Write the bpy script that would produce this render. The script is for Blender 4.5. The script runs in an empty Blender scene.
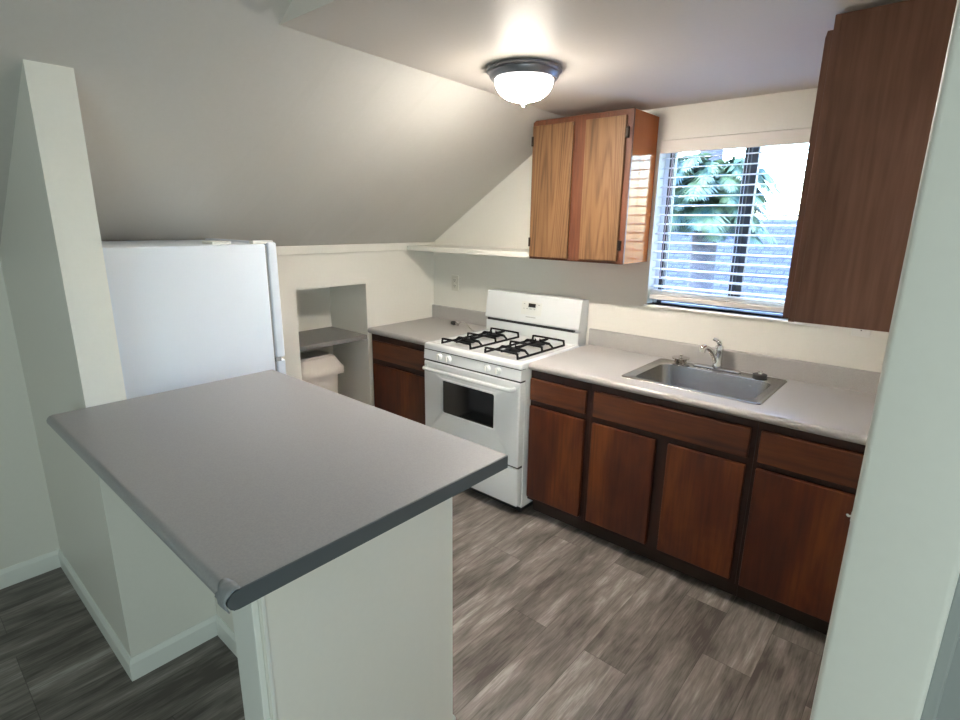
import bpy, bmesh, math, random
from mathutils import Vector, Matrix
random.seed(7)
S = bpy.context.scene
COL = S.collection

# ---------------------------------------------------------------- camera, world, light, exposure
cam = bpy.data.cameras.new('camera'); co = bpy.data.objects.new('camera', cam); COL.objects.link(co)
co.location = (3.0351, -2.9334, 1.6507)
RX, RZ, RR = math.radians(75.525), math.radians(40.986), math.radians(0.6775)
co.matrix_world = Matrix.Translation((3.0351, -2.9334, 1.6507)) @ Matrix.Rotation(RZ, 4, 'Z') @ Matrix.Rotation(RX, 4, 'X') @ Matrix.Rotation(RR, 4, 'Z')
cam.sensor_width = 36; cam.lens = 538.54 / 960 * 36; cam.clip_start = 0.02
S.camera = co

W = bpy.data.worlds.new('sky'); S.world = W; W.use_nodes = True
nt = W.node_tree; bg = nt.nodes['Background']
sky = nt.nodes.new('ShaderNodeTexSky')
sky.sky_type = 'NISHITA'; sky.sun_disc = False; sky.sun_elevation = math.radians(55); sky.sun_rotation = math.radians(200)
sky.air_density = 1.6; sky.dust_density = 1.0
tint = nt.nodes.new('ShaderNodeMix'); tint.data_type = 'RGBA'; tint.blend_type = 'MULTIPLY'; tint.inputs[0].default_value = 1
tint.inputs[7].default_value = (.74, .92, 1.22, 1)
nt.links.new(sky.outputs[0], tint.inputs[6]); nt.links.new(tint.outputs[2], bg.inputs[0]); bg.inputs[1].default_value = 1.9

def area(name, loc, target, sx, sy, power, color):
    l = bpy.data.lights.new(name, 'AREA'); l.shape = 'RECTANGLE'; l.size = sx; l.size_y = sy
    l.energy = power; l.color = color
    o = bpy.data.objects.new(name, l); COL.objects.link(o); o.location = loc
    o.rotation_euler = (Vector(target) - Vector(loc)).to_track_quat('-Z', 'Y').to_euler()
    return o
# added area light for daylight behind the camera, no window built; kitchen window portal
area('side_daylight_fill', (4.9, -4.5, 1.5), (1.6, -2.3, 1.1), 1.6, 1.2, 42, (0.80, 0.97, 0.975))
pt = area('kitchen_window_portal', (2.17, 0.16, 1.64), (2.17, -3, 1.64), 0.9, 0.9, 1, (1, 1, 1)); pt.data.cycles.is_portal = True
sun = bpy.data.lights.new('sun', 'SUN'); sun.energy = 0.6; sun.angle = 0.02; sun.color = (1, .97, .92)
so = bpy.data.objects.new('sun', sun); COL.objects.link(so); so.location = (4, -4, 9); so.rotation_euler = (math.radians(-40), math.radians(22), 0)

S.view_settings.view_transform = 'Standard'; S.view_settings.look = 'None'
S.view_settings.gamma = 1; S.view_settings.use_curve_mapping = False
S.view_settings.exposure = 0.9

# ---------------------------------------------------------------- materials
def mat(name, color=(.8, .8, .8), rough=.5, metal=0, coat=0, emit=None, spec=.5):
    m = bpy.data.materials.new(name); m.use_nodes = True
    b = m.node_tree.nodes['Principled BSDF']
    b.inputs['Base Color'].default_value = (*color, 1); b.inputs['Roughness'].default_value = rough
    b.inputs['Metallic'].default_value = metal; b.inputs['Coat Weight'].default_value = coat
    b.inputs['Coat Roughness'].default_value = .08; b.inputs['Specular IOR Level'].default_value = spec
    if emit: b.inputs['Emission Color'].default_value = (*emit[0], 1); b.inputs['Emission Strength'].default_value = emit[1]
    return m
def N(m, t, **kw):
    n = m.node_tree.nodes.new(t)
    for k, v in kw.items():
        if k in n.inputs: n.inputs[k].default_value = v
        else: setattr(n, k, v)
    return n
def L(m, a, b): m.node_tree.links.new(a, b)
def bsdf(m): return m.node_tree.nodes['Principled BSDF']
def ramp(m, fac, stops):
    r = N(m, 'ShaderNodeValToRGB'); e = r.color_ramp.elements
    while len(e) < len(stops): e.new(.5)
    for i, (p, c) in enumerate(stops): e[i].position = p; e[i].color = (*c, 1)
    L(m, fac, r.inputs[0]); return r.outputs[0]
def coords(m, scale=(1, 1, 1), world=False):
    mp = N(m, 'ShaderNodeMapping'); mp.inputs['Scale'].default_value = scale
    if world: L(m, N(m, 'ShaderNodeNewGeometry').outputs['Position'], mp.inputs[0])
    else: L(m, N(m, 'ShaderNodeTexCoord').outputs['Object'], mp.inputs[0])
    return mp.outputs[0]
def bump(m, h, strength=.2, dist=.002):
    b = N(m, 'ShaderNodeBump', Strength=strength, Distance=dist); L(m, h, b.inputs['Height']); L(m, b.outputs[0], bsdf(m).inputs['Normal'])
def noisy(m, c1, c2, scale, detail=3, bs=.15, bd=.001, stretch=(1, 1, 1), lo=.35, hi=.65):
    n = N(m, 'ShaderNodeTexNoise', Scale=scale, Detail=detail); L(m, coords(m, stretch), n.inputs['Vector'])
    L(m, ramp(m, n.outputs['Fac'], [(lo, c1), (hi, c2)]), bsdf(m).inputs['Base Color'])
    if bs: bump(m, n.outputs['Fac'], bs, bd)
    return m

WALL = noisy(mat('wall_paint', rough=.42), (.785, .77, .705), (.795, .78, .715), 75, 4, .12, .0015)
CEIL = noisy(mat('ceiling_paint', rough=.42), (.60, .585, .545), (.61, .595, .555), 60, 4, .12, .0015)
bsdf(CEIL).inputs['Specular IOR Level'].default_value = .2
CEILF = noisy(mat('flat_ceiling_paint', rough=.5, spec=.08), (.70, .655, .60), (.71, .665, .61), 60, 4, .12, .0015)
TRIMW = mat('white_trim_paint', (.80, .80, .76), .35)
BASEB = mat('baseboard_paint', (.80, .82, .78), .35)
LAM = noisy(mat('grey_laminate', rough=.34), (.290, .288, .296), (.320, .318, .324), 260, 2, .05, .0005)
LAMK = noisy(mat('grey_kitchen_laminate', rough=.30), (.40, .385, .37), (.45, .435, .42), 260, 2, .05, .0005)
LAMEDGE = mat('dark_slate_edge', (.075, .088, .098), .45)
LAMTORN = noisy(mat('torn_laminate', rough=.5), (.20, .215, .23), (.27, .285, .30), 60, 3)
ENAMEL = mat('white_enamel', (.76, .79, .80), .25, coat=.3)
FRIDGEW = noisy(mat('fridge_white', rough=.38), (.63, .69, .77), (.64, .70, .78), 300, 2, .06, .0005)
GASK = mat('grey_gasket', (.25, .26, .27), .6)
BLACK = mat('black_iron', (.008, .008, .009), .75, spec=.2)
BLK = mat('black_plastic', (.015, .015, .017), .35)
DARKGLASS = mat('oven_glass', (.006, .006, .007), .06, coat=.3)
CHROME = mat('chrome', (.72, .72, .70), .12, 1)
BRONZE = mat('pewter_ring', (.24, .25, .28), .32, .85)
HINGE = mat('dark_hinge', (.03, .022, .016), .45, .6)
BEIGE = mat('beige_plastic', (.80, .745, .69), .40)
PLATE = mat('ivory_plate', (.68, .66, .58), .4)
PLATEW = mat('white_plate', (.82, .82, .78), .4)
VINYL = mat('blind_vinyl', (.80, .85, .92), .4)
VALANCE = mat('blind_valance', (.78, .74, .69), .45)
ALU = mat('dark_window_frame', (.035, .04, .05), .5)
DARKIN = mat('dark_interior', (.015, .012, .01), .8)
KICK = mat('toe_kick_paint', (.028, .014, .009), .6)

STEEL = mat('brushed_steel', (.62, .61, .59), .27, 1)
n_ = N(STEEL, 'ShaderNodeTexNoise', Scale=60.0, Detail=4.0); L(STEEL, coords(STEEL, (1, 12, 12)), n_.inputs['Vector'])
L(STEEL, ramp(STEEL, n_.outputs['Fac'], [(.3, (.42, .41, .38)), (.7, (.60, .58, .54))]), bsdf(STEEL).inputs['Base Color']); bump(STEEL, n_.outputs['Fac'], .08, .0005)

def wood(name, cols, rough, axis='Z', grain=1.0, rings=0.0, coat=.2, blot=.5, bs=.06, ringscale=7.0):
    """stained veneer: fine long pores, cathedral rings and slow blotches of stain"""
    m = mat(name, rough=rough, coat=coat)
    lay = {'Z': (1, 1, .06), 'X': (.06, 1, 1)}[axis]; soft = {'Z': (1, 1, .35), 'X': (.35, 1, 1)}[axis]
    g = N(m, 'ShaderNodeTexNoise', Scale=85.0, Detail=5.0); L(m, coords(m, lay), g.inputs['Vector'])
    g2 = N(m, 'ShaderNodeTexNoise', Scale=18.0, Detail=3.0); L(m, coords(m, lay), g2.inputs['Vector'])
    b = N(m, 'ShaderNodeTexNoise', Scale=5.0, Detail=3.0, Distortion=.6); L(m, coords(m, soft), b.inputs['Vector'])
    h = N(m, 'ShaderNodeTexNoise', Scale=2.2, Detail=1.0); L(m, coords(m, {'Z': (2.2, 1, .13), 'X': (.13, 1, 2.2)}[axis]), h.inputs['Vector'])
    def MM(op, a, c, d=None):
        n = N(m, 'ShaderNodeMath', operation=op)
        for k, v in enumerate((a, c, d)):
            if v is None: continue
            if isinstance(v, (int, float)): n.inputs[k].default_value = v
            else: L(m, v, n.inputs[k])
        return n.outputs[0]
    # cathedral figure: contour lines of a slow stretched height field
    ph = MM('MULTIPLY', h.outputs['Fac'], 2 * math.pi * ringscale * 2); r = MM('SINE', ph, 0); r = MM('POWER', MM('MULTIPLY_ADD', r, .5, .5), 2.2)
    f = MM('MULTIPLY_ADD', MM('SUBTRACT', g.outputs['Fac'], .5), .9 * grain, .5)
    f = MM('ADD', f, MM('MULTIPLY', MM('SUBTRACT', g2.outputs['Fac'], .5), .6 * grain))
    f = MM('ADD', f, MM('MULTIPLY', MM('SUBTRACT', b.outputs['Fac'], .5), 2.2 * blot))
    f = MM('SUBTRACT', f, MM('MULTIPLY', r, rings))
    L(m, ramp(m, f, [(.1, cols[0]), (.5, cols[1]), (.9, cols[2])]), bsdf(m).inputs['Base Color'])
    bump(m, g.outputs['Fac'], bs, .001)
    return m
CHERRY = wood('dark_cherry_veneer', [(.030, .0045, .0014), (.085, .0170, .0030), (.175, .046, .008)], .42, coat=0, grain=.5, blot=.75, rings=.08)
CHERRYH = wood('cherry_drawer_veneer', [(.034, .0070, .0020), (.100, .025, .0050), (.175, .052, .010)], .42, 'X', coat=0, grain=.5, blot=.5, rings=.18)
CFRAME = wood('cherry_face_frame', [(.009, .0018, .0010), (.022, .0045, .0015), (.045, .010, .003)], .48, coat=0, grain=.6, blot=.5)
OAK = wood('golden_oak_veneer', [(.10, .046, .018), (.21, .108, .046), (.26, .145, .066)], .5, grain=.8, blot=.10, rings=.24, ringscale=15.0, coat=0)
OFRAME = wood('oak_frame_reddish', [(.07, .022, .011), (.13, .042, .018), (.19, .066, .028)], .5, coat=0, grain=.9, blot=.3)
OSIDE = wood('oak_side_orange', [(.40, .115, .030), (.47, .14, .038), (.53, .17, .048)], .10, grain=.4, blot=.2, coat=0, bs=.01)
bsdf(OSIDE).inputs['Specular IOR Level'].default_value = .12
WALNUT = wood('brown_side_veneer', [(.120, .052, .033), (.205, .098, .064), (.290, .150, .105)], .30, grain=.7, blot=.35, rings=.1, coat=0, bs=.25)

# floor: weathered grey-brown vinyl planks running along Y
FLOOR = mat('vinyl_planks', rough=.38)
m = FLOOR; pos = N(m, 'ShaderNodeNewGeometry').outputs['Position']; sp = N(m, 'ShaderNodeSeparateXYZ'); L(m, pos, sp.inputs[0])
def M(op, a, b=None, c=None):
    n = N(m, 'ShaderNodeMath', operation=op)
    for i, v in enumerate((a, b, c)):
        if v is None: continue
        if isinstance(v, (int, float)): n.inputs[i].default_value = v
        else: L(m, v, n.inputs[i])
    return n.outputs[0]
px = M('DIVIDE', M('ADD', sp.outputs['X'], -2.543 + 18 * .18), .18); row = M('FLOOR', px); fx = M('FRACT', px)
wn = N(m, 'ShaderNodeTexWhiteNoise', noise_dimensions='1D'); L(m, row, wn.inputs['W'])
py = M('ADD', M('DIVIDE', M('ADD', sp.outputs['Y'], 1.0), 1.2), M('MULTIPLY', M('FLOOR', M('MULTIPLY', wn.outputs['Value'], 4)), .25)); colm = M('FLOOR', py); fy = M('FRACT', py)
cb = N(m, 'ShaderNodeCombineXYZ'); L(m, row, cb.inputs[0]); L(m, colm, cb.inputs[1])
wn2 = N(m, 'ShaderNodeTexWhiteNoise', noise_dimensions='2D'); L(m, cb.outputs[0], wn2.inputs['Vector'])
off = N(m, 'ShaderNodeVectorMath', operation='MULTIPLY_ADD'); L(m, wn2.outputs['Color'], off.inputs[0]); off.inputs[1].default_value = (9, 9, 9); L(m, pos, off.inputs[2])
def fnoise(scale, st, detail=5, dist=0.0):
    mp = N(m, 'ShaderNodeMapping'); mp.inputs['Scale'].default_value = st; L(m, off.outputs[0], mp.inputs[0])
    n = N(m, 'ShaderNodeTexNoise', Scale=scale, Detail=float(detail), Distortion=dist); L(m, mp.outputs[0], n.inputs['Vector']); return n.outputs['Fac']
grain = fnoise(6, (4.5, .55, 1), 8, .6); patch = fnoise(3.0, (1.5, .5, 1), 4, .9); fine = fnoise(24, (8, .5, 1), 6)
knot = fnoise(9, (2.6, .7, 1), 5, 1.2)
v = M('ADD', M('MULTIPLY', grain, .50), M('MULTIPLY', patch, .62)); v = M('ADD', v, M('MULTIPLY', fine, .32)); v = M('ADD', v, M('MULTIPLY', M('SUBTRACT', knot, .5), .22)); v = M('ADD', v, .06); v = M('ADD', v, M('MULTIPLY', wn2.outputs['Value'], .13))
colf = ramp(m, M('MULTIPLY', v, .9), [(.62, (.075, .063, .056)), (.76, (.170, .150, .135)), (.86, (.255, .228, .208)), (.96, (.42, .39, .365))])
edge = M('MINIMUM', M('MINIMUM', fx, M('SUBTRACT', 1, fx)), M('MULTIPLY', M('MINIMUM', fy, M('SUBTRACT', 1, fy)), 6.6))
seam = M('MULTIPLY', M('LESS_THAN', edge, .007), .55)
mx = N(m, 'ShaderNodeMix', data_type='RGBA'); L(m, seam, mx.inputs[0]); L(m, colf, mx.inputs[6]); mx.inputs[7].default_value = (.03, .023, .02, 1)
L(m, mx.outputs[2], bsdf(m).inputs['Base Color'])
bump(m, fine, .10, .001)

# ---------------------------------------------------------------- mesh helpers
def B(): return bmesh.new()
def quad(bm, pts):
    return bm.faces.new([bm.verts.new(p) for p in pts])
def box(bm, x0, y0, z0, x1, y1, z1, bev=0, seg=2):
    r = bmesh.ops.create_cube(bm, size=1)
    vs = r['verts']
    for v in vs: v.co = Vector((x0 if v.co.x < 0 else x1, y0 if v.co.y < 0 else y1, z0 if v.co.z < 0 else z1))
    if bev:
        es = list({e for v in vs for e in v.link_edges})
        bmesh.ops.bevel(bm, geom=es, offset=bev, segments=seg, profile=.5, affect='EDGES', clamp_overlap=True)
    return bm
def prism(bm, poly, a0, a1, axis):
    """polygon in the two other axes (in order), extruded along axis"""
    def P(p, a):
        if axis == 'X': return (a, p[0], p[1])
        if axis == 'Y': return (p[0], a, p[1])
        return (p[0], p[1], a)
    f = [bm.verts.new(P(p, a0)) for p in poly]; g = [bm.verts.new(P(p, a1)) for p in poly]
    bm.faces.new(f); bm.faces.new(g[::-1]); n = len(poly)
    for i in range(n): bm.faces.new([f[i], g[i], g[(i + 1) % n], f[(i + 1) % n]])
    return bm
def frame_of(d):
    d = d.normalized(); u = Vector((0, 0, 1)) if abs(d.z) < .9 else Vector((1, 0, 0))
    a = d.cross(u).normalized(); return a, d.cross(a).normalized()
def tube(bm, pts, r, n=10, cap=True):
    pts = [Vector(p) for p in pts]; rs = r if isinstance(r, (list, tuple)) else [r] * len(pts)
    rings = []; a = None
    for i, p in enumerate(pts):
        d = (pts[min(i + 1, len(pts) - 1)] - pts[max(i - 1, 0)])
        if a is None: a, b = frame_of(d)
        else:
            dn = d.normalized(); a = (a - dn * a.dot(dn)).normalized(); b = dn.cross(a)
        rings.append([bm.verts.new(p + (a * math.cos(t * 2 * math.pi / n) + b * math.sin(t * 2 * math.pi / n)) * rs[i]) for t in range(n)])
    for i in range(len(rings) - 1):
        for k in range(n): bm.faces.new([rings[i][k], rings[i][(k + 1) % n], rings[i + 1][(k + 1) % n], rings[i + 1][k]])
    if cap: bm.faces.new(rings[0][::-1]); bm.faces.new(rings[-1])
    return bm
def smooth_path(pts, k=6):
    pts = [Vector(p) for p in pts]; out = []
    P = [pts[0] * 2 - pts[1]] + pts + [pts[-1] * 2 - pts[-2]]
    for i in range(1, len(P) - 2):
        for s in range(k):
            t = s / k; p0, p1, p2, p3 = P[i - 1:i + 3]
            out.append(.5 * ((2 * p1) + (p2 - p0) * t + (2 * p0 - 5 * p1 + 4 * p2 - p3) * t * t + (3 * p1 - p0 - 3 * p2 + p3) * t ** 3))
    out.append(pts[-1]); return out
def lathe(bm, prof, c=(0, 0, 0), n=40, axis='Z', cap=True):
    rings = []
    for r, h in prof:
        ring = []
        for t in range(n):
            a = t * 2 * math.pi / n; u, w = r * math.cos(a), r * math.sin(a)
            o = {'Z': (u, w, h), 'Y': (u, h, w), 'X': (h, u, w)}[axis]
            ring.append(bm.verts.new(Vector(c) + Vector(o)))
        rings.append(ring)
    for i in range(len(rings) - 1):
        for k in range(n): bm.faces.new([rings[i][k], rings[i][(k + 1) % n], rings[i + 1][(k + 1) % n], rings[i + 1][k]])
    if cap: bm.faces.new(rings[0][::-1]); bm.faces.new(rings[-1])
    return bm
def rrect(x0, y0, x1, y1, r, z, k=6):
    o = []
    for cx, cy, a in ((x1 - r, y1 - r, 0), (x0 + r, y1 - r, 90), (x0 + r, y0 + r, 180), (x1 - r, y0 + r, 270)):
        for i in range(k + 1):
            t = math.radians(a + 90 * i / k); o.append((cx + r * math.cos(t), cy + r * math.sin(t), z))
    return o
def loft(bm, loops, cap0=False, cap1=True):
    R = [[bm.verts.new(p) for p in l] for l in loops]; n = len(R[0])
    for i in range(len(R) - 1):
        for k in range(n): bm.faces.new([R[i][k], R[i][(k + 1) % n], R[i + 1][(k + 1) % n], R[i + 1][k]])
    if cap0: bm.faces.new(R[0][::-1])
    if cap1: bm.faces.new(R[-1])
    return bm

def root_of(o):
    while o.parent: o = o.parent
    return o
def obj(name, bm, material, parent=None, smooth=False, mats=None, angle=35):
    """link bm (drawn in world coordinates) as ONE mesh; children are stored relative to their thing's base"""
    bmesh.ops.recalc_face_normals(bm, faces=bm.faces)
    me = bpy.data.meshes.new(name)
    if parent is not None:
        bmesh.ops.translate(bm, vec=-root_of(parent).location, verts=bm.verts)
        off = Vector((0, 0, 0))
    else:
        xs = [v.co for v in bm.verts]
        off = Vector(((min(v.x for v in xs) + max(v.x for v in xs)) / 2, (min(v.y for v in xs) + max(v.y for v in xs)) / 2, min(v.z for v in xs)))
        bmesh.ops.translate(bm, vec=-off, verts=bm.verts)
    bm.to_mesh(me); bm.free()
    o = bpy.data.objects.new(name, me); COL.objects.link(o); o.location = off
    if parent is not None: o.parent = parent
    for mm in (mats or [material]): me.materials.append(mm)
    if smooth:
        for p in me.polygons: p.use_smooth = True
        me.set_sharp_from_angle(angle=math.radians(angle))
    return o
def thing(name, label, cat, loc, group=None):
    o = bpy.data.objects.new(name, None); COL.objects.link(o); o.location = loc; o.empty_display_size = .1
    return tag(o, label, cat, group)
def tag(o, label, cat, group=None):
    o['label'] = label; o['category'] = cat
    if group: o['group'] = group
    return o
def struct(name, bm, material, parent=None, smooth=False):
    o = obj(name, bm, material, parent, smooth)
    if parent is None: o['kind'] = 'structure'
    return o

# ---------------------------------------------------------------- room shell
Z0, SL, ZC = 1.488, .571, 2.237           # sloped ceiling: z = Z0 + SL*x
XC = (ZC - Z0) / SL; ZH = 3.0; XH = (ZH - Z0) / SL; YE = -1.927; YR = -6.0; XR = 5.0
struct('floor', box(B(), -.6, YR - .1, -.05, XR + .1, .12, 0), FLOOR)
# knee wall on the left, with the opening of the alcove
b = B(); ny0, ny1, nz, nd = -1.180, -.648, 1.224, -.44
for (y0, y1, z0, z1) in ((YR, ny0, 0, Z0 + .03), (ny1, .12, 0, Z0 + .03), (ny0, ny1, nz, Z0 + .03)): box(b, -.10, y0, z0, 0, y1, z1)
box(b, nd - .05, ny0 - .05, 0, nd, ny1 + .05, nz + .05)        # alcove back, cheeks and lid
box(b, nd, ny0 - .05, 0, -.10, ny0, nz); box(b, nd, ny1, 0, -.10, ny1 + .05, nz); box(b, nd, ny0 - .05, nz, -.10, ny1 + .05, nz + .05)
struct('wall_left', b, WALL)
# back wall with window opening
wx0, wx1, wz0, wz1 = 1.742, 2.605, 1.203, 2.075
b = B()
for (x0, x1, z0, z1) in ((-.1, wx0, 0, 2.4), (wx1, 3.2, 0, 2.4), (wx0, wx1, 0, wz0), (wx0, wx1, wz1, 2.4)): box(b, x0, 0, z0, x1, .14, z1)
struct('wall_back', b, WALL)
# sloped ceiling and the low flat ceiling with its end face
b = B(); XB = 1.185                       # the crease runs slightly askew: x = XB at the back wall
def slope_slab(bm, y0, s0, x0, y1, s1, x1):
    lo = [(-.12, y0, Z0 - .12 * s0), (x0, y0, Z0 + s0 * x0), (x1, y1, Z0 + s1 * x1), (-.12, y1, Z0 - .12 * s1)]
    v = [bm.verts.new(q) for q in lo]; u = [bm.verts.new((q[0], q[1], q[2] + .12)) for q in lo]
    bm.faces.new(v); bm.faces.new(u[::-1])
    for k in range(4): bm.faces.new([v[k], u[k], u[(k + 1) % 4], v[(k + 1) % 4]])
slope_slab(b, YR - .1, SL, XH, YE, SL, XH)
SB = (ZC - Z0) / XB
for k in range(8):
    ya_, yb_ = YE + (.14 - YE) * k / 8, YE + (.14 - YE) * (k + 1) / 8
    f = lambda y: XC + (XB - XC) * (y - YE) / -YE
    slope_slab(b, ya_, (ZC - Z0) / f(ya_), f(ya_) + .05, yb_, (ZC - Z0) / f(yb_), f(yb_) + .05)
bmesh.ops.remove_doubles(b, verts=b.verts, dist=1e-5)
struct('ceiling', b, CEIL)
b = B()
lo = [(XC, YE + .02, ZC), (3.3, YE + .02, ZC), (3.3, .14, ZC), (XB - .007, .14, ZC)]; hi = [(XC + .01, YE, ZC + .006), (3.3, YE, ZC + .006), (3.3, .14, ZC + .1), (XB - .007, .14, ZC + .1)]
v = [b.verts.new(q) for q in lo]; u = [b.verts.new((q[0], q[1], ZC + .1)) for q in lo]
b.faces.new(v); b.faces.new(u[::-1])
for k in range(4): b.faces.new([v[k], u[k], u[(k + 1) % 4], v[(k + 1) % 4]])
prism(b, [(XC, ZC), (3.3, ZC), (3.3, ZH), (XH - .02, ZH), (XC, ZC + .003)], YE, YE + .02, 'Y')
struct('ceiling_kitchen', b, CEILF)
struct('ceiling_high', box(B(), XH - .05, YR - .1, ZH, XR + .1, .14, ZH + .1), CEIL)
# right kitchen wall (seen end-on), with softly rounded corners
b = B(); box(b, 2.992, -2.2, 0, 3.097, 0, ZH)
es = [ed for ed in b.edges if abs(ed.verts[0].co.x - ed.verts[1].co.x) < 1e-4 and abs(ed.verts[0].co.y - ed.verts[1].co.y) < 1e-4 and ed.verts[0].co.y < -2]
bmesh.ops.bevel(b, geom=es, offset=.008, segments=4, profile=.5, affect='EDGES')
struct('wall_right', b, WALL, smooth=True)
# door frame and wall to the right of it
JAMBSHADE = mat('jamb_shade_grey', (.33, .35, .34), .5)  # shade of the recessed door frame put into its grey colour
b = B(); box(b, 3.097, -2.172, 0, 3.112, -2.02, 2.1, .003); box(b, 3.112, -2.140, 0, 3.15, -2.02, 2.1, .003); struct('trim_1', b, JAMBSHADE)
d = struct('door_1', box(B(), 3.15, -2.10, .01, 3.95, -2.06, 2.06, .003), TRIMW)
obj('door_handle', lathe(B(), [(.026, -2.106), (.026, -2.112), (.012, -2.118), (.012, -2.135), (.026, -2.145), (.026, -2.165), (.012, -2.172)], (3.88, 0, 1.0), 20, 'Y'), CHROME, d, True)
b = B(); box(b, 3.95, -2.2, 0, XR, -2.02, ZH); box(b, 3.097, -2.16, 2.1, 3.95, -2.02, ZH); struct('wall_hall', b, WALL)
struct('wall_far_right', box(B(), XR, YR - .1, 0, XR + .1, -2.0, ZH + .05), WALL)
# rear wall behind the camera
struct('wall_rear', box(B(), -.2, YR - .1, 0, XR, YR, ZH + .05), WALL)
# partition with the post beside the refrigerator, and the half wall behind the peninsula
b = B(); ya, yb, xb = -2.530, -2.415, 1.012
prism(b, [(0, 0), (xb, 0), (xb, Z0 + SL * xb + .01), (0, Z0 + .01)], ya, yb, 'Y')
box(b, .87, yb, 0, xb, -1.93, 1.010)
struct('wall_partition', b, WALL)
# baseboards
def bprof(h=.088, t=.013): return [(0, 0), (t, 0), (t, h - .018), (t * .55, h - .006), (t * .3, h), (0, h)]
b = B()
prism(b, [(ya - u, z) for u, z in bprof()], 0.0, xb, 'X'); loft(b, [[(xb, ya, z), (xb + u, ya, z), (xb + u * .92, ya - u * .92, z), (xb, ya - u, z)] for u, z in bprof()[1:]], True, True); struct('baseboard_partition', b, BASEB)
b = B(); prism(b, [(xb + u, z) for u, z in bprof()], ya, -2.222, 'Y'); struct('baseboard_post', b, BASEB)
b = B(); prism(b, [(u, z) for u, z in bprof()], YR, ya, 'Y'); struct('baseboard_left', b, BASEB)
# flat band under the slope and the ledge over the back counter
b = B(); box(b, 0, ya, 1.439, .012, yb - 3, 1.489) if False else None
b = B(); box(b, 0, yb, 1.440, .022, 0, 1.492, .002); box(b, 0, YR, 1.440, .022, ya, 1.492, .002); struct('trim_2', b, WALL)
b = B(); box(b, .012, -.286, 1.440, 1.118, 0, 1.474, .003); struct('trim_3', b, WALL)

# ---------------------------------------------------------------- window, blind and sill
w = struct('window_1', box(B(), wx0 + .022, .085, wz0, wx0 + .05, .125, wz1, .002), ALU)
obj('side_track', box(B(), wx0, .080, wz0, wx0 + .022, .125, wz1, .002), VINYL, w); obj('bottom_track', box(B(), wx0 + .05, .078, wz0, wx1 - .04, .095, wz0 + .012, .002), VINYL, w)
b = B(); box(b, wx1 - .04, .085, wz0, wx1, .125, wz1, .002); box(b, wx0 + .05, .085, wz1 - .035, wx1 - .04, .125, wz1); box(b, wx0 + .05, .100, wz0 + .012, wx1 - .04, .125, wz0 + .022)
obj('window_frame', b, ALU, w)
b = B(); box(b, 2.150, .075, wz0 + .035, 2.178, .115, wz1 - .035, .002); box(b, 2.182, .085, wz0 + .035, 2.212, .125, wz1 - .035, .002); obj('meeting_stile', b, ALU, w)
GLASS = mat('window_glass', (1, 1, 1), 0); bsdf(GLASS).inputs['Transmission Weight'].default_value = 1; bsdf(GLASS).inputs['IOR'].default_value = 1.1
b = B(); box(b, wx0 + .05, .100, wz0 + .035, 2.150, .104, wz1 - .035); box(b, 2.212, .106, wz0 + .035, wx1 - .04, .110, wz1 - .035); obj('pane', b, GLASS, w)
obj('window_sill', box(B(), wx0 - .012, -.016, wz0 - .016, wx1 + .012, .085, wz0, .003), TRIMW, w)

bl = thing('window_blind', 'white horizontal slat blind lowered over the kitchen window above the sink', 'blind', (2.17, .03, wz0 + .02))
b = B(); box(b, wx0 + .004, -.012, 2.008, wx1 - .004, .008, 2.072, .003); obj('valance', b, VALANCE, bl)
b = B(); box(b, wx0 + .01, .012, 2.03, wx1 - .01, .062, 2.07, .002); obj('headrail', b, VINYL, bl)
b = B(); zs = []
z = 1.985
while z > 1.300:
    zs.append(z)
    prof = []
    for i in range(9):
        u = i / 8; y = .012 + u * .048; prof.append((y, z + .0035 * (1 - (2 * u - 1) ** 2) + .003 * (2 * u - 1)))
    top = prof; bot = [(y, zz - .0028) for y, zz in prof[::-1]]
    prism(b, top + bot, wx0 + .008, wx1 - .008, 'X'); z -= .0485
obj('slats', b, VINYL, bl, True)
b = B()
for k in range(3): box(b, wx0 + .008, .012, 1.262 + k * .009, wx1 - .008, .060, 1.266 + k * .009, .001)
box(b, wx0 + .008, .010, 1.232, wx1 - .008, .062, 1.258, .004)
obj('bottom_rail', b, VALANCE, bl)
b = B()
for xx in (wx0 + .075, 2.17, wx1 - .10):
    for yy in (.011, .061): tube(b, [(xx, yy, 1.245), (xx, yy, 2.03)], .0010, 5)
obj('ladder_cord', b, VINYL, bl)
b = B(); tube(b, [(1.812, .004, 2.02), (1.808, -.004, 1.38)], .0030, 8); tube(b, [(1.808, -.004, 1.38), (1.808, -.004, 1.355)], [.004, .006], 8); obj('tilt_wand', b, mat('wand', (.45, .42, .52), .3), bl, True)

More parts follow.
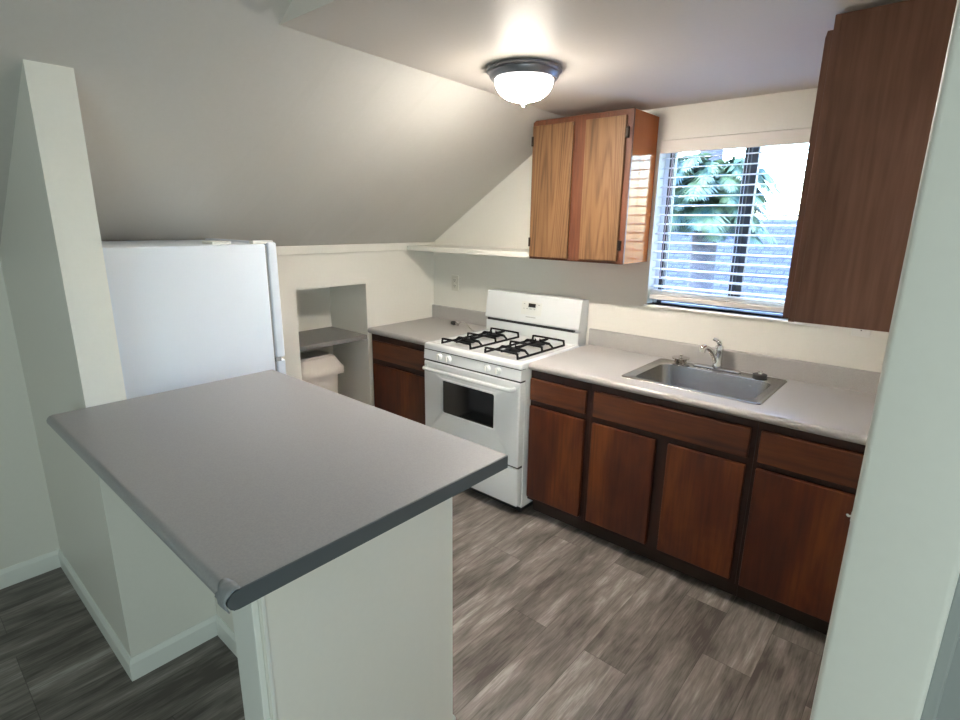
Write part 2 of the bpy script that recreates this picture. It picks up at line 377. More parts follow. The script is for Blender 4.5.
# ---------------------------------------------------------------- refrigerator
fx0, fx1, fy0, fy1, fz = .105, .750, -2.405, -1.742, 1.543
t = thing('refrigerator', 'white top-freezer refrigerator standing behind the grey peninsula under the sloped ceiling', 'refrigerator', ((fx0 + fx1) / 2, -2.05, 0))
obj('cabinet_body', box(B(), fx0, fy0, .03, fx1, fy1, fz, .006, 3), FRIDGEW, t, True)
obj('gasket', box(B(), fx0 + .012, fy1, .09, fx1 - .008, fy1 + .010, fz - .01), GASK, t)
obj('freezer_door', box(B(), fx0, fy1 + .010, 1.028, fx1 + .002, fy1 + .052, fz + .006, .008, 4), FRIDGEW, t, True)
b = B(); box(b, fx0, fy1 + .010, .09, fx1 + .002, fy1 + .052, 1.015, .008, 4); fd = obj('fridge_door', b, FRIDGEW, t, True)
b = B(); tube(b, smooth_path([(fx0 + .05, fy1 + .05, 1.10), (fx0 + .05, fy1 + .085, 1.13), (fx0 + .05, fy1 + .085, 1.38), (fx0 + .05, fy1 + .05, 1.41)]), .010, 10); obj('freezer_handle', b, FRIDGEW, t, True)
b = B(); tube(b, smooth_path([(fx0 + .05, fy1 + .05, .55), (fx0 + .05, fy1 + .085, .58), (fx0 + .05, fy1 + .085, .93), (fx0 + .05, fy1 + .05, .96)]), .010, 10); obj('door_handle', b, FRIDGEW, t, True)
b = B(); box(b, fx1 - .045, fy1 - .05, fz, fx1 - .010, fy1 + .045, fz + .014, .003); obj('hinge_cover', b, TRIMW, t)
b = B(); box(b, fx1 - .025, fy1 + .004, 1.012, fx1 + .004, fy1 + .03, 1.032, .001); obj('center_hinge', b, GASK, t)
obj('top_hinge_cap', box(B(), fx1 - .16, fy1 - .20, fz, fx1 - .06, fy1 - .12, fz + .012, .003), TRIMW, t)
obj('base_grille', box(B(), fx0 + .01, fy1 - .03, 0, fx1 - .01, fy1 + .02, .08), GASK, t)
for xx in (fx0 + .05, fx1 - .05): obj('foot', lathe(B(), [(.018, 0), (.018, .03)], (xx, fy0 + .06, 0), 14), BLK, t)

# ---------------------------------------------------------------- peninsula
px0, px1, py0, py1, pz = 1.014, 2.235, -2.635, -1.896, 1.056
t = thing('peninsula', 'cream painted stud-wall base carrying the grey peninsula top', 'peninsula', (1.6, -2.2, 0))
obj('end_panel', box(B(), 1.955, -2.505, 0, 2.060, -1.925, pz - .038), WALL, t)
obj('side_panel', box(B(), 1.016, -2.222, 0, 1.955, -2.00, pz - .038), WALL, t)
b = B(); box(b, 1.945, -2.519, 0, 2.052, -2.505, pz - .038, .002); obj('corner_board', b, BASEB, t)
b = B(); box(b, 2.060, -2.502, 0, 2.0635, -2.494, pz - .038, .0012); obj('corner_bead', b, TRIMW, t)
b = B(); prism(b, [(-2.222 - u, z) for u, z in bprof()], 1.03, 1.945, 'X'); obj('skirting', b, BASEB, t)
b = B(); prism(b, [(-1.925 + u, z) for u, z in bprof(.098, .014)], 1.955, 2.060, 'X'); obj('skirting', b, BASEB, t)

# countertop with rolled long edges and a flat dark end cap
def rollprof(y0, y1, zt, th, r, both=True, k=7):
    """closed YZ profile, rolled at y0 (and y1)"""
    o = []
    for i in range(k + 1):
        a = math.radians(180 * i / k + 90); o.append((y0 + th / 2 + math.cos(a) * th / 2, zt - th / 2 + math.sin(a) * th / 2))
    if both:
        for i in range(k + 1):
            a = math.radians(180 * i / k - 90); o.append((y1 - th / 2 + math.cos(a) * th / 2, zt - th / 2 + math.sin(a) * th / 2))
    else: o += [(y1, zt - th), (y1, zt)]
    return o
t = thing('peninsula_countertop', 'long grey laminate countertop with rolled edge and chipped corner on the peninsula', 'countertop', (1.63, -2.27, pz - .04))
b = B(); prism(b, rollprof(py0, py1, pz, .036, .02, False), px0, px1 - .004, 'X'); obj('slab', b, LAM, t, True)
b = B(); prism(b, rollprof(py0 + .0005, py1, pz - .0012, .035, .02, False), px1 - .004, px1, 'X'); obj('end_cap', b, LAMEDGE, t, True)
# torn piece of laminate curled around the near corner
b = B(); rr = []
random.seed(3)
for i in range(9):
    a = math.radians(75 + 150 * i / 8); row_ = []
    for j in range(6):
        lim = .042 + .006 * math.sin(i * 1.1) + .003 * math.sin(i * 2.9)
        x = px1 + .001 - lim * j / 5
        rad = .0195 + .0035 * (1 if j < 4 else .2) * (1 + .3 * math.sin(i * 1.7 + j))
        row_.append(b.verts.new((x, py0 + .018 + math.cos(a) * rad, pz - .018 + math.sin(a) * rad)))
    rr.append(row_)
for i in range(8):
    for j in range(5): b.faces.new([rr[i][j], rr[i][j + 1], rr[i + 1][j + 1], rr[i + 1][j]])
o = obj('torn_laminate', b, LAMTORN, t, True); o['label'] = 'curled torn laminate corner'
md = o.modifiers.new('s', 'SOLIDIFY'); md.thickness = .003; md.offset = -1

# ---------------------------------------------------------------- kitchen base cabinets
FY, DY = -.617, -.637      # face frame front, door front
def base_cabinet(label, x0, x1, drawers, doors, frame_x, zt=.874):
    t = thing('base_cabinet', label, 'cabinet', ((x0 + x1) / 2, -.3, 0), 'base cabinets along the back wall')
    b = B(); box(b, x0, FY + .018, .10, x1, -.02, .105); box(b, x0, FY + .018, .10, x0 + .016, -.02, zt); box(b, x1 - .016, FY + .018, .10, x1, -.02, zt); box(b, x0, -.03, .10, x1, -.02, zt)
    obj('body', b, CHERRY, t)
    b = B()
    for a, c in frame_x: box(b, a, FY, .098, c, FY + .018, zt)
    for (z0, z1) in ((.098, .135), (.66, .715), (.825, zt)):
        for i in range(len(frame_x) - 1): box(b, frame_x[i][1], FY + .0005, z0, frame_x[i + 1][0], FY + .018, z1)
    obj('face_frame', b, CFRAME, t)
    box_in = box(B(), x0 + .02, FY + .02, .14, x1 - .02, FY + .03, zt - .05); obj('inner_shadow_board', box_in, DARKIN, t)
    obj('toe_kick', box(B(), x0, -.555, 0, x1, -.535, .10), KICK, t)
    for (a, c, z0, z1) in drawers: obj('drawer_front', box(B(), a, DY, z0, c, FY, z1, .005, 2), CHERRYH, t)
    for (a, c, z0, z1) in doors: obj('door', box(B(), a, DY, z0, c, FY, z1, .005, 2), CHERRY, t)
    return t
base_cabinet('small dark cherry base cabinet in the corner left of the stove', .004, .618, [(.030, .590, .700, .830)], [(.030, .590, .125, .660)], [(.004, .035), (.585, .618)])
base_cabinet('narrow dark cherry base cabinet right beside the stove', 1.397, 1.768, [(1.403, 1.746, .705, .828)], [(1.403, 1.746, .122, .672)], [(1.397, 1.415), (1.735, 1.768)])
base_cabinet('wide dark cherry base cabinet with two doors under the sink', 1.769, 2.539, [(1.790, 2.518, .705, .838)], [(1.790, 2.124, .122, .672), (2.182, 2.516, .122, .672)], [(1.769, 1.80), (2.115, 2.192), (2.505, 2.539)])
base_cabinet('dark cherry base cabinet at the right end of the run', 2.540, 2.990, [(2.556, 2.965, .700, .838)], [(2.556, 2.965, .112, .672)], [(2.540, 2.565), (2.95, 2.990)])

# ---------------------------------------------------------------- countertops with backsplash
def counter_front(bm, x0, x1, y_back): prism(bm, rollprof(-.650, y_back, .914, .038, .02, False), x0, x1, 'X')
def splash(bm, x0, x1):
    r = .008; o = [(-.020, .900), (-.020, 1.006)]
    for i in range(5):
        a = math.radians(180 - 90 * i / 4); o.append((-.020 + r + math.cos(a) * r, 1.006 + math.sin(a) * r))
    o += [(-.001, 1.014), (-.001, .900)]
    prism(bm, o, x0, x1, 'X')
t = thing('countertop', 'short grey laminate countertop in the corner left of the stove', 'countertop', (.31, -.3, .876))
b = B(); counter_front(b, .001, .622, -.001); obj('worktop', b, LAMK, t, True)
b = B(); splash(b, .001, .622); obj('backsplash', b, LAMK, t, True)
t = thing('countertop', 'long grey laminate countertop with the steel sink, right of the stove', 'countertop', (2.2, -.3, .876))
sx0, sx1, sy0, sy1 = 1.905, 2.498, -.512, -.075
b = B(); counter_front(b, 1.395, 2.990, sy0)
box(b, 1.395, sy0, .876, sx0, -.001, .914); box(b, sx1, sy0, .876, 2.990, -.001, .914); box(b, sx0, sy1, .876, sx1, -.001, .914)
obj('worktop', b, LAMK, t, True)
b = B(); splash(b, 1.395, 2.990); obj('backsplash', b, LAMK, t, True)

# ---------------------------------------------------------------- sink, faucet and things on it
t = thing('kitchen_sink', 'single-bowl stainless steel drop-in sink set in the long counter', 'sink', (2.2, -.29, .914))
ox0, ox1, oy0, oy1 = 1.876, 2.519, -.545, -.050
ix0, ix1, iy0, iy1 = 1.925, 2.470, -.505, -.135
b = B()
loft(b, [rrect(ox0, oy0, ox1, oy1, .025, .9145), rrect(ox0 + .004, oy0 + .004, ox1 - .004, oy1 - .004, .023, .9185),
         rrect(ox0 + .012, oy0 + .012, ox1 - .012, oy1 - .012, .02, .9195), rrect(ox0 + .018, oy0 + .018, ox1 - .018, oy1 - .018, .02, .9165),
         rrect(ix0 - .008, iy0 - .006, ix1 + .008, iy1 + .008, .05, .9165), rrect(ix0, iy0, ix1, iy1, .05, .911),
         rrect(ix0 + .010, iy0 + .010, ix1 - .010, iy1 - .010, .055, .80), rrect(ix0 + .018, iy0 + .018, ix1 - .018, iy1 - .018, .06, .765),
         rrect(ix0 + .045, iy0 + .045, ix1 - .045, iy1 - .045, .06, .748), rrect(2.18, -.34, 2.22, -.30, .0199, .742)], False, True)
obj('bowl', b, STEEL, t, True, angle=50)
b = B(); lathe(b, [(.057, .746), (.057, .750), (.045, .751), (.040, .744)], (2.20, -.32, 0), 28); obj('drain', b, CHROME, t, True)

t = thing('faucet', 'chrome single-lever faucet standing on the sink behind the bowl', 'faucet', (2.19, -.085, .9202))
b = B(); loft(b, [rrect(2.07, -.110, 2.31, -.062, .023, .9202), rrect(2.07, -.110, 2.31, -.062, .023, .925), rrect(2.076, -.104, 2.304, -.068, .017, .929)], True, True); obj('deck_plate', b, CHROME, t, True)
b = B(); lathe(b, [(.025, .928), (.024, .945), (.020, .965), (.020, 1.015), (.022, 1.03), (.019, 1.042), (.008, 1.050)], (2.192, -.085, 0), 24); obj('body', b, CHROME, t, True)
b = B(); tube(b, smooth_path([(2.187, -.092, .945), (2.176, -.108, .985), (2.165, -.128, 1.018), (2.153, -.152, 1.036), (2.142, -.172, 1.040)]), .0125, 12)
tube(b, smooth_path([(2.146, -.166, 1.044), (2.140, -.178, 1.038), (2.138, -.183, 1.018)], 4), .0165, 14); obj('spout', b, CHROME, t, True)
b = B(); tube(b, smooth_path([(2.192, -.085, 1.042), (2.191, -.088, 1.056), (2.180, -.09, 1.068), (2.160, -.09, 1.076)]), [.0115] * 10 + [.009] * 9, 12); obj('lever', b, CHROME, t, True)

t = thing('sink_strainer', 'metal basket strainer standing on the left rear corner of the sink', 'strainer', (2.005, -.098, .9175))
b = B(); lathe(b, [(.030, .9175), (.031, .940), (.034, .944), (.046, .947), (.047, .951), (.030, .953), (.010, .952)], (2.005, -.098, 0), 28); obj('basket', b, CHROME, t, True)
b = B(); lathe(b, [(.005, .950), (.005, .960), (.012, .962), (.012, .967), (.004, .969)], (2.005, -.098, 0), 18); obj('knob', b, CHROME, t, True)
t = thing('sink_stopper', 'small dark rubber-edged drain stopper on the right rear of the sink', 'stopper', (2.400, -.095, .918))
b = B(); lathe(b, [(.030, .9170), (.033, .922), (.033, .934), (.026, .937)], (2.400, -.095, 0), 24); obj('disc', b, mat('dark_rubber', (.07, .065, .06), .45, .3), t, True)
b = B(); lathe(b, [(.010, .937), (.008, .946), (.011, .950), (.004, .953)], (2.400, -.095, 0), 16); obj('knob', b, CHROME, t, True)

# ---------------------------------------------------------------- gas stove
X0, X1 = .632, 1.388; XM = (X0 + X1) / 2
t = thing('gas_stove', 'white freestanding gas stove with black grates between the two counters', 'stove', (XM, -.35, 0))
b = B(); box(b, X0 + .002, -.655, .045, X1 - .002, -.012, .885, .004); obj('body', b, ENAMEL, t)
# cooktop: rolled rim around a shallow well
b = B(); fyc, byc = -.702, -.095
loft(b, [rrect(X0, fyc, X1, byc, .012, .884), rrect(X0, fyc, X1, byc, .014, .906), rrect(X0 + .003, fyc + .004, X1 - .003, byc, .016, .916), rrect(X0 + .012, fyc + .014, X1 - .012, byc, .02, .921),
         rrect(X0 + .030, fyc + .040, X1 - .030, byc - .006, .03, .920), rrect(X0 + .042, fyc + .052, X1 - .042, byc - .014, .03, .912)], True, True); obj('cooktop', b, ENAMEL, t, True, angle=60)
b = B(); prism(b, [(-.650, .880), (-.6965, .879), (-.702, .818), (-.650, .818)], X0 + .001, X1 - .001, 'X'); cp = obj('control_panel', b, ENAMEL, t)
obj('panel_gap', box(B(), X0 + .004, -.6985, .878, X1 - .004, -.65, .885), BLK, t)
obj('door_gap', box(B(), X0 + .004, -.698, .807, X1 - .004, -.65, .819), BLK, t)
for xx in (.768, .846, 1.150, 1.228):
    b = B(); lathe(b, [(.0225, -.698), (.0225, -.706), (.0195, -.710), (.0185, -.716), (.0165, -.718)], (xx, 0, .849), 24, 'Y'); k = obj('burner_knob', b, ENAMEL, t, True)
    b = B(); box(b, xx - .004, -.723, .834, xx + .004, -.717, .864, .0015); obj('grip', b, TRIMW, k)
# oven door with window and bar handle
dy0, dy1 = -.706, -.658
b = B(); wx0_, wx1_, wz0_, wz1_ = .795, 1.208, .500, .708
loops = []
def rr_xz(x0, z0, x1, z1, r, y): return [(p[0], y, p[1]) for p in rrect(x0, z0, x1, z1, r, 0)]
loft(b, [rr_xz(X0 + .003, .312, X1 - .003, .808, .008, dy1), rr_xz(X0 + .003, .312, X1 - .003, .808, .008, dy0 + .006), rr_xz(X0 + .009, .318, X1 - .009, .802, .008, dy0),
         rr_xz(wx0_ - .012, wz0_ - .012, wx1_ + .012, wz1_ + .012, .018, dy0), rr_xz(wx0_ - .008, wz0_ - .008, wx1_ + .008, wz1_ + .008, .016, dy0 - .003), rr_xz(wx0_, wz0_, wx1_, wz1_, .012, dy0 - .002), rr_xz(wx0_, wz0_, wx1_, wz1_, .012, dy0 + .012)], True, False)
door = obj('oven_door', b, ENAMEL, t, True)
gl = obj('window', box(B(), wx0_ - .002, dy0 + .008, wz0_ - .002, wx1_ + .002, dy0 + .016, wz1_ + .002), DARKGLASS, door)
b = B()
tube(b, smooth_path([(X0 + .038, dy0 + .004, .770), (X0 + .044, dy0 - .026, .770), (X0 + .075, dy0 - .038, .770), (XM, dy0 - .040, .770), (X1 - .075, dy0 - .038, .770), (X1 - .044, dy0 - .026, .770), (X1 - .038, dy0 + .004, .770)], 8), .0125, 14)
obj('handle', b, ENAMEL, door, True)
obj('drawer_gap', box(B(), X0 + .008, -.690, .298, X1 - .008, -.655, .312), BLK, t)
b = B(); box(b, X0 + .003, -.704, .070, X1 - .003, -.658, .300, .007, 3); obj('storage_drawer', b, ENAMEL, t, True)
for xx in (X0 + .04, X1 - .04):
    for yy in (-.62, -.06): obj('foot', lathe(B(), [(.015, 0), (.015, .046)], (xx, yy, 0), 12), BLK, t)
obj('plinth', box(B(), X0 + .02, -.64, .012, X1 - .02, -.05, .046), BLK, t)
# backguard: riser, black vent slot, leaning console with clock
b = B(); prism(b, [(-.012, .88), (-.105, .88), (-.105, .990), (-.078, .992), (-.078, 1.012), (-.012, 1.012)], X0 + .002, X1 - .016, 'X'); bgd = obj('backguard', b, ENAMEL, t)
obj('vent_slot', box(B(), X0 + .012, -.104, .991, X1 - .055, -.079, 1.011), BLK, t)
b = B(); prism(b, [(-.012, 1.008), (-.108, 1.008), (-.112, 1.016), (-.086, 1.184), (-.078, 1.192), (-.016, 1.192), (-.012, 1.188)], X0 - .004, X1 - .012, 'X'); con = obj('console', b, ENAMEL, t)
def on_console(z): return -.112 + (z - 1.016) / .168 * .026
def plate_on(x0, x1, z0, z1, h, m_, name, par, bev=0):
    bb = B(); P = [(on_console(z0) - h, z0), (on_console(z0) + .002, z0), (on_console(z1) + .002, z1), (on_console(z1) - h, z1)]
    prism(bb, P, x0, x1, 'X'); return obj(name, bb, m_, par)
clk = plate_on(.930, 1.090, 1.062, 1.146, .0012, mat('clock_panel', (.70, .72, .70), .35), 'clock_panel', con)
plate_on(.985, 1.040, 1.112, 1.136, .0022, DARKGLASS, 'display', con)
GM = mat('grey_print', (.38, .40, .40), .5)
for xx, zz, ww in ((.945, 1.128, .012), (.945, 1.098, .010), (.970, 1.098, .012), (.995, 1.098, .018), (1.030, 1.098, .010), (1.060, 1.128, .012)):
    plate_on(xx, xx + ww, zz, zz + .005, .0018, GM, 'button_mark', con)
for i in range(8): plate_on(.972 + i * .010, .979 + i * .010, 1.045, 1.051, .0012, GM, 'printed_mark', con)

# burners and grates
for gx in (.842, 1.192):
    for gy in (-.520, -.275):
        b = B(); lathe(b, [(.085, .9122), (.078, .9135), (.055, .9125)], (gx, gy, 0), 30); lathe(b, [(.038, .912), (.038, .922), (.034, .924)], (gx, gy, 0), 26)
        k = obj('burner', b, mat('burner_bowl', (.50, .50, .49), .5, .3) if 'burner_bowl' not in bpy.data.materials else bpy.data.materials['burner_bowl'], t, True)
        b = B(); lathe(b, [(.044, .9242), (.046, .931), (.042, .939), (.010, .942)], (gx, gy, 0), 26); obj('burner_cap', b, BLACK, k, True)
    x0, x1, y0, y1, zt, r = gx - .118, gx + .118, -.632, -.165, .946, .0065
    b = B()
    for yy in (y0, (y0 + y1) / 2, y1):
        tube(b, smooth_path([(x0, yy, .914), (x0 + .004, yy, zt - .006), (x0 + .022, yy, zt), (x1 - .022, yy, zt), (x1 - .004, yy, zt - .006), (x1, yy, .914)], 4), r, 6)
    for xx in (x0, x1): tube(b, [(xx, y0, .919), (xx, y1, .919)], r, 6)
    for gy in (-.520, -.275):
        ya_, yb_ = (y0, (y0 + y1) / 2) if gy < -.4 else ((y0 + y1) / 2, y1)
        for (sx_, sy_) in ((-1, 0), (1, 0), (0, -1), (0, 1)):
            fxp = (x0 if sx_ < 0 else x1) if sx_ else gx
            fyp = (ya_ if sy_ < 0 else yb_) if sy_ else gy
            e0 = Vector((fxp, fyp, .919 if sx_ else zt)); e1 = Vector((gx + sx_ * .019, gy + sy_ * .019, zt + .003))
            mid = e0.lerp(e1, .35); mid.z = zt + .001
            # blade-like finger
            d_ = (e1 - e0); nrm = Vector((-d_.y, d_.x, 0)).normalized() * .004
            P = [e0, mid, e1]; hs = [.010, .014, .020]
            vs = []
            for p_, h_ in zip(P, hs):
                vs.append([b.verts.new(p_ + nrm), b.verts.new(p_ - nrm), b.verts.new(p_ - nrm - Vector((0, 0, h_))), b.verts.new(p_ + nrm - Vector((0, 0, h_)))])
            for i in range(2):
                for k_ in range(4): b.faces.new([vs[i][k_], vs[i][(k_ + 1) % 4], vs[i + 1][(k_ + 1) % 4], vs[i + 1][k_]])
            b.faces.new(vs[0]); b.faces.new(vs[-1][::-1])
            tip = e1 + Vector((0, 0, 0)); tube(b, [tip - Vector((0, 0, .004)), tip + Vector((sx_ * .002, sy_ * .002, .010))], [.004, .002], 6)
    obj('grate', b, BLACK, t, True)

# ---------------------------------------------------------------- wall cabinets
t = thing('wall_cabinet', 'two-door oak wall cabinet hanging left of the window', 'cabinet', (1.42, -.15, 1.44))
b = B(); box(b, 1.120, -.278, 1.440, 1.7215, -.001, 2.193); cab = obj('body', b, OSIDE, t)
b = B(); f0, f1 = -.292, -.278
box(b, 1.118, f0, 1.438, 1.150, f1, 2.195, .001); box(b, 1.385, f0, 1.438, 1.460, f1, 2.195, .001); box(b, 1.680, f0, 1.438, 1.7215, f1, 2.195, .001)
for a, c in ((1.150, 1.385), (1.460, 1.680)): box(b, a, f0 + .0005, 2.150, c, f1, 2.1945); box(b, a, f0 + .0005, 1.438, c, f1, 1.475)
obj('face_frame', b, OFRAME, t)
for a, c, hx in ((1.126, 1.386, 1.128), (1.462, 1.690, 1.699)):
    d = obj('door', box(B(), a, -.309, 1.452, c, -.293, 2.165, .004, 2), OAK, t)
    for hz in (2.085, 1.535):
        b = B(); box(b, hx - .007, -.312, hz - .026, hx + .007, -.293, hz + .026, .002)
        for q in (-.018, .018): lathe(b, [(.004, -.316), (.004, -.311)], (hx, 0, hz + q), 8, 'Y')
        obj('hinge', b, HINGE, d)

t = thing('wall_cabinet', 'dark brown wall cabinet on the right wall, seen from its side', 'cabinet', (2.82, -.5, 1.352))
obj('body', box(B(), 2.678, -.999, 1.352, 2.991, -.002, 2.222), WALNUT, t)
obj('face_frame', box(B(), 2.660, -1.001, 1.350, 2.678, -.002, 2.222, .002), WALNUT, t)
for a, c in ((-.985, -.515), (-.485, -.020)):
    b = B(); prism(b, [(2.660, 1.358), (2.640, 1.358), (2.640, 2.17), (2.644, 2.188), (2.660, 2.188)], a, c, 'Y'); obj('door', b, WALNUT, t)

# ---------------------------------------------------------------- ceiling lamp
lx, ly = 1.617, -1.055
t = thing('ceiling_lamp', 'round flush ceiling lamp with frosted glass bowl and pewter ring', 'lamp', (lx, ly, ZC))
b = B(); lathe(b, [(.136, ZC), (.148, ZC - .005), (.149, ZC - .014), (.140, ZC - .020), (.136, ZC - .034), (.129, ZC - .043), (.119, ZC - .045), (.112, ZC - .035), (.110, ZC - .004)], (lx, ly, 0), 56, cap=False); obj('ring', b, BRONZE, t, True)
BOWL = mat('frosted_bowl', (.9, .9, .88), .4, emit=((1, .91, .80), 50.0))
z_ = N(BOWL, 'ShaderNodeSeparateXYZ'); L(BOWL, N(BOWL, 'ShaderNodeTexCoord').outputs['Generated'], z_.inputs[0])
mr = N(BOWL, 'ShaderNodeMapRange'); pw = N(BOWL, 'ShaderNodeMath', operation='SUBTRACT'); pw.inputs[0].default_value = 1; L(BOWL, z_.outputs['Z'], pw.inputs[1])
pw2 = N(BOWL, 'ShaderNodeMath', operation='POWER'); L(BOWL, pw.outputs[0], pw2.inputs[0]); pw2.inputs[1].default_value = 2.2; L(BOWL, pw2.outputs[0], mr.inputs[0]); mr.inputs[3].default_value = 3; mr.inputs[4].default_value = 285; L(BOWL, mr.outputs[0], bsdf(BOWL).inputs['Emission Strength'])
prof = [(.1165 * math.cos(math.radians(a)) ** .80 if a < 90 else 0, ZC - .041 - .080 * math.sin(math.radians(a))) for a in range(0, 86, 7)]
prof += [(.014, ZC - .1245), (.010, ZC - .126)]
b = B(); lathe(b, prof, (lx, ly, 0), 56); obj('glass_bowl', b, BOWL, t, True)
b = B(); lathe(b, [(.010, ZC - .1265), (.011, ZC - .131), (.005, ZC - .135), (.0065, ZC - .140), (.003, ZC - .146)], (lx, ly, 0), 18); obj('finial', b, CHROME, t, True)

# ---------------------------------------------------------------- alcove shelf, waste bin
b = B(); box(b, nd + .001, ny0 + .001, .835, -.004, ny1 - .001, .866, .002)
tag(obj('alcove_shelf', b, noisy(mat('dark_grey_laminate', rough=.4), (.20, .20, .19), (.24, .235, .225), 200, 2, .05), None), 'grey laminate shelf set inside the wall alcove above the bin', 'shelf')
t = thing('waste_bin', 'beige plastic swing-lid waste bin standing in the wall alcove under the shelf', 'bin', (-.21, -.97, 0))
bx0, bx1, by0, by1 = -.335, -.075, -1.155, -.815
b = B(); loft(b, [rrect(bx0 + .035, by0 + .035, bx1 - .035, by1 - .035, .03, .002), rrect(bx0 + .018, by0 + .018, bx1 - .018, by1 - .018, .035, .62)], True, True); obj('body', b, BEIGE, t, True)
b = B(); loft(b, [rrect(bx0 - .008, by0 - .006, bx1 + .012, by1 + .016, .04, .612), rrect(bx0 - .010, by0 - .008, bx1 + .014, by1 + .018, .04, .655), rrect(bx0 - .004, by0 - .004, bx1 + .004, by1 + .006, .04, .668), rrect(bx0 + .028, by0 + .035, bx1 - .028, by1 - .030, .03, .730), rrect(bx0 + .036, by0 + .043, bx1 - .036, by1 - .038, .03, .736)], True, True); ld = obj('lid', b, BEIGE, t, True, angle=50)
b = B(); loft(b, [rrect(bx0 + .042, by0 + .055, bx1 - .042, by1 - .050, .03, .735), rrect(bx0 + .048, by0 + .062, bx1 - .048, by1 - .057, .03, .747), rrect(bx0 + .06, by0 + .075, bx1 - .06, by1 - .070, .03, .749)], True, True); obj('swing_flap', b, BEIGE, ld, True)

# ---------------------------------------------------------------- sockets, cable, hook
def socket(label, cx, cz, m_):
    t = thing('wall_outlet', label, 'outlet', (cx, 0, cz), 'outlets on the back wall')
    p_ = obj('cover_plate', box(B(), cx - .036, -.007, cz - .058, cx + .036, -.0005, cz + .058, .003, 2), m_, t)
    for dz in (-.021, .021):
        b = B(); loft(b, [[(q[0], -.0072, q[1]) for q in rrect(cx - .017, cz + dz - .015, cx + .017, cz + dz + .015, .009, 0)], [(q[0], -.0095, q[1]) for q in rrect(cx - .016, cz + dz - .014, cx + .016, cz + dz + .014, .009, 0)]], True, True)
        r_ = obj('receptacle', b, m_, t)
        b = B(); box(b, cx - .008, -.0100, cz + dz - .002, cx - .0055, -.0093, cz + dz + .008); box(b, cx + .0055, -.0100, cz + dz - .002, cx + .008, -.0093, cz + dz + .007); lathe(b, [(.0025, -.0100), (.0025, -.0093)], (cx, 0, cz + dz - .008), 10, 'Y'); obj('slot', b, BLK, r_)
    b = B(); lathe(b, [(.003, -.0085), (.003, -.0068)], (cx, 0, cz), 10, 'Y'); obj('screw', b, CHROME, t)
socket('ivory wall outlet above the corner counter left of the stove', .234, 1.199, PLATE)
socket('white wall outlet below the dark brown wall cabinet', 2.765, 1.222, PLATEW)

t = thing('cable', 'thin silver cable with dark plug end lying on the counter beside the stove', 'cable', (.45, -.17, .915))
b = B(); tube(b, smooth_path([(.418, -.168, .926), (.445, -.172, .950), (.49, -.180, .957), (.54, -.195, .940), (.585, -.210, .921), (.622, -.215, .9185)]), .0040, 8); obj('wire', b, CHROME, t, True)
b = B(); lathe(b, [(.004, -.045), (.014, -.042), (.0165, -.020), (.011, -.008), (.006, .002)], (.385, -.150, .9315), 16, 'X'); obj('plug', b, mat('plug_grey', (.06, .055, .05), .4), t, True)
b = B(); tube(b, [(.382, -.152, .930), (.420, -.168, .926)], .0085, 12); obj('ferrule', b, CHROME, t, True)
t = thing('wall_hook', 'tiny white hook sticking out of the near wall edge on the right', 'hook', (2.99, -2.178, 1.30))
b = B(); box(b, 2.9908, -2.181, 1.296, 2.9920, -2.175, 1.308, .0004); obj('base', b, PLATEW, t)
b = B(); tube(b, smooth_path([(2.991, -2.178, 1.302), (2.988, -2.178, 1.301), (2.9868, -2.178, 1.303)], 4), .0014, 8); obj('prong', b, PLATEW, t, True)

# ---------------------------------------------------------------- outside the window
SH = mat('roof_shingles', rough=.8)
br = N(SH, 'ShaderNodeTexBrick', Scale=2.2); br.inputs['Color1'].default_value = (.024, .025, .048, 1); br.inputs['Color2'].default_value = (.040, .041, .060, 1); br.inputs['Mortar'].default_value = (.004, .004, .010, 1); br.inputs['Mortar Size'].default_value = .03
L(SH, coords(SH), br.inputs['Vector']); L(SH, br.outputs['Color'], bsdf(SH).inputs['Base Color'])
STUC = noisy(mat('pale_stucco', rough=.9), (.10, .09, .11), (.13, .12, .14), 20, 4, .3, .01)
LEAF = noisy(mat('palm_leaf', rough=.5), (.016, .048, .043), (.085, .12, .050), 6, 3, 0)
BARK = noisy(mat('palm_bark', rough=.9), (.045, .043, .055), (.085, .078, .088), 14, 4, .4, .02, (1, 1, 3))
GROUND = noisy(mat('dry_ground', rough=1), (.25, .24, .20), (.36, .34, .29), 3, 4, 0)
g = struct('ground_outside', box(B(), -25, .6, -2.9, 25, 40, -2.8), GROUND)
t = thing('neighbour_house', 'grey-blue shingle roofed house seen through the right of the window', 'house', (1.2, 9.6, -2.8))
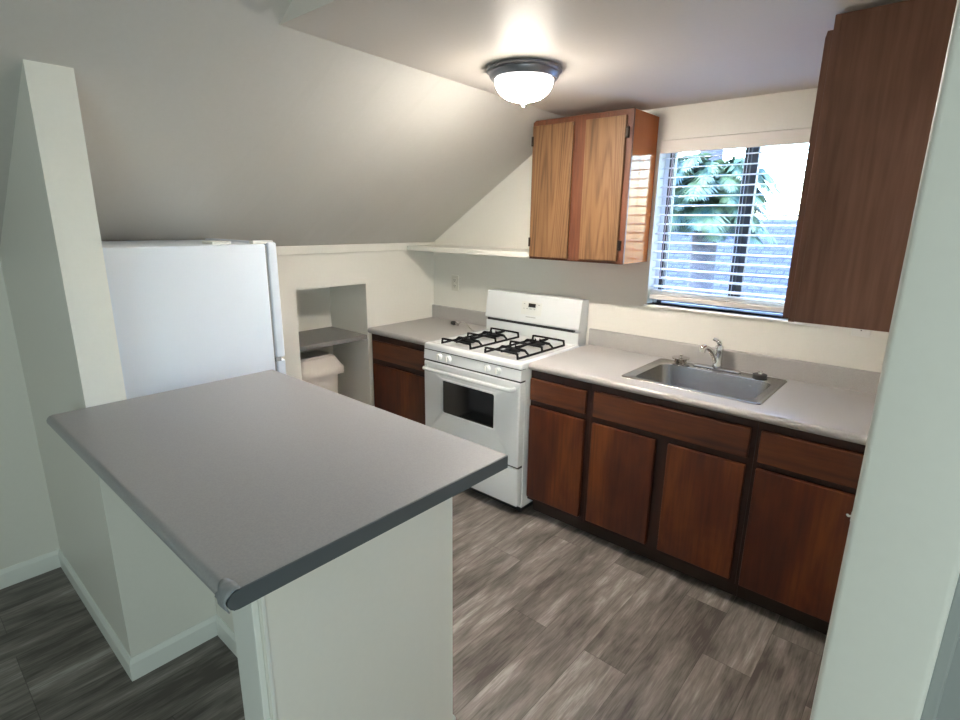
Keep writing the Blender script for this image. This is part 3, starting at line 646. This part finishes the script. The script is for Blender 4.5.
b = B(); box(b, -2.6, 7.2, -2.8, 5, 12.0, .2); obj('walls', b, STUC, t)
b = B(); prism(b, [(6.6, .05), (9.6, 1.75), (12.6, .05), (12.6, -.1), (9.6, 1.58), (6.6, -.1)], -3.0, 5.4, 'X'); obj('roof', b, SH, t)
# palm with arching fronds
def palm(label, cx, cy, zb, zt, n, ln, seed):
    random.seed(seed); t = thing('palm_tree', label, 'palm', (cx, cy, zb))
    b = B(); tube(b, smooth_path([(cx, cy, zb), (cx + .05, cy, (zb + zt) / 2), (cx, cy, zt)]), .13, 12); obj('trunk', b, BARK, t, True)
    b = B()
    for i in range(n):
        a = i * 2.399 + random.random() * .3; up = random.uniform(-.7, 1.7); l = ln * random.uniform(.75, 1.05)
        P = []
        for s in range(9):
            u = s / 8; P.append(Vector((cx + math.cos(a) * l * u * (1 - .15 * u), cy + math.sin(a) * l * u * (1 - .15 * u), zt + l * (up * u - 1.0 * u * u * (up * .6 + .45)))))
        tube(b, P, [.018 * (1 - .8 * s / 8) for s in range(9)], 5)
        for s in range(2, 26):
            u = s / 26; k = u * 8; i0 = min(int(k), 7); p = P[i0].lerp(P[i0 + 1], k - i0); d_ = (P[i0 + 1] - P[i0]).normalized(); sd = d_.cross(Vector((0, 0, 1))).normalized()
            ll = l * .30 * math.sin(math.pi * (u * .85 + .12))
            for sg in (-1, 1):
                q = p + (sd * sg * .8 + d_ * .65 + Vector((0, 0, -.30 + random.uniform(-.12, .1)))) * ll
                wv = d_ * .022; up_ = Vector((0, 0, .004)); m0 = p.lerp(q, .45) + Vector((0, 0, .02))
                vs = [b.verts.new(p - wv * .4), b.verts.new(m0 - wv), b.verts.new(q), b.verts.new(m0 + wv), b.verts.new(p + wv * .4)]
                b.faces.new(vs)
    obj('fronds', b, LEAF, t)
palm('bushy green palm with drooping fronds seen through the left half of the window', .95, 3.1, -2.8, 1.95, 80, .80, 5)
palm('tall palm whose pale trunk rises at the left edge of the window', .62, 3.9, -2.8, 4.2, 24, 1.2, 9)
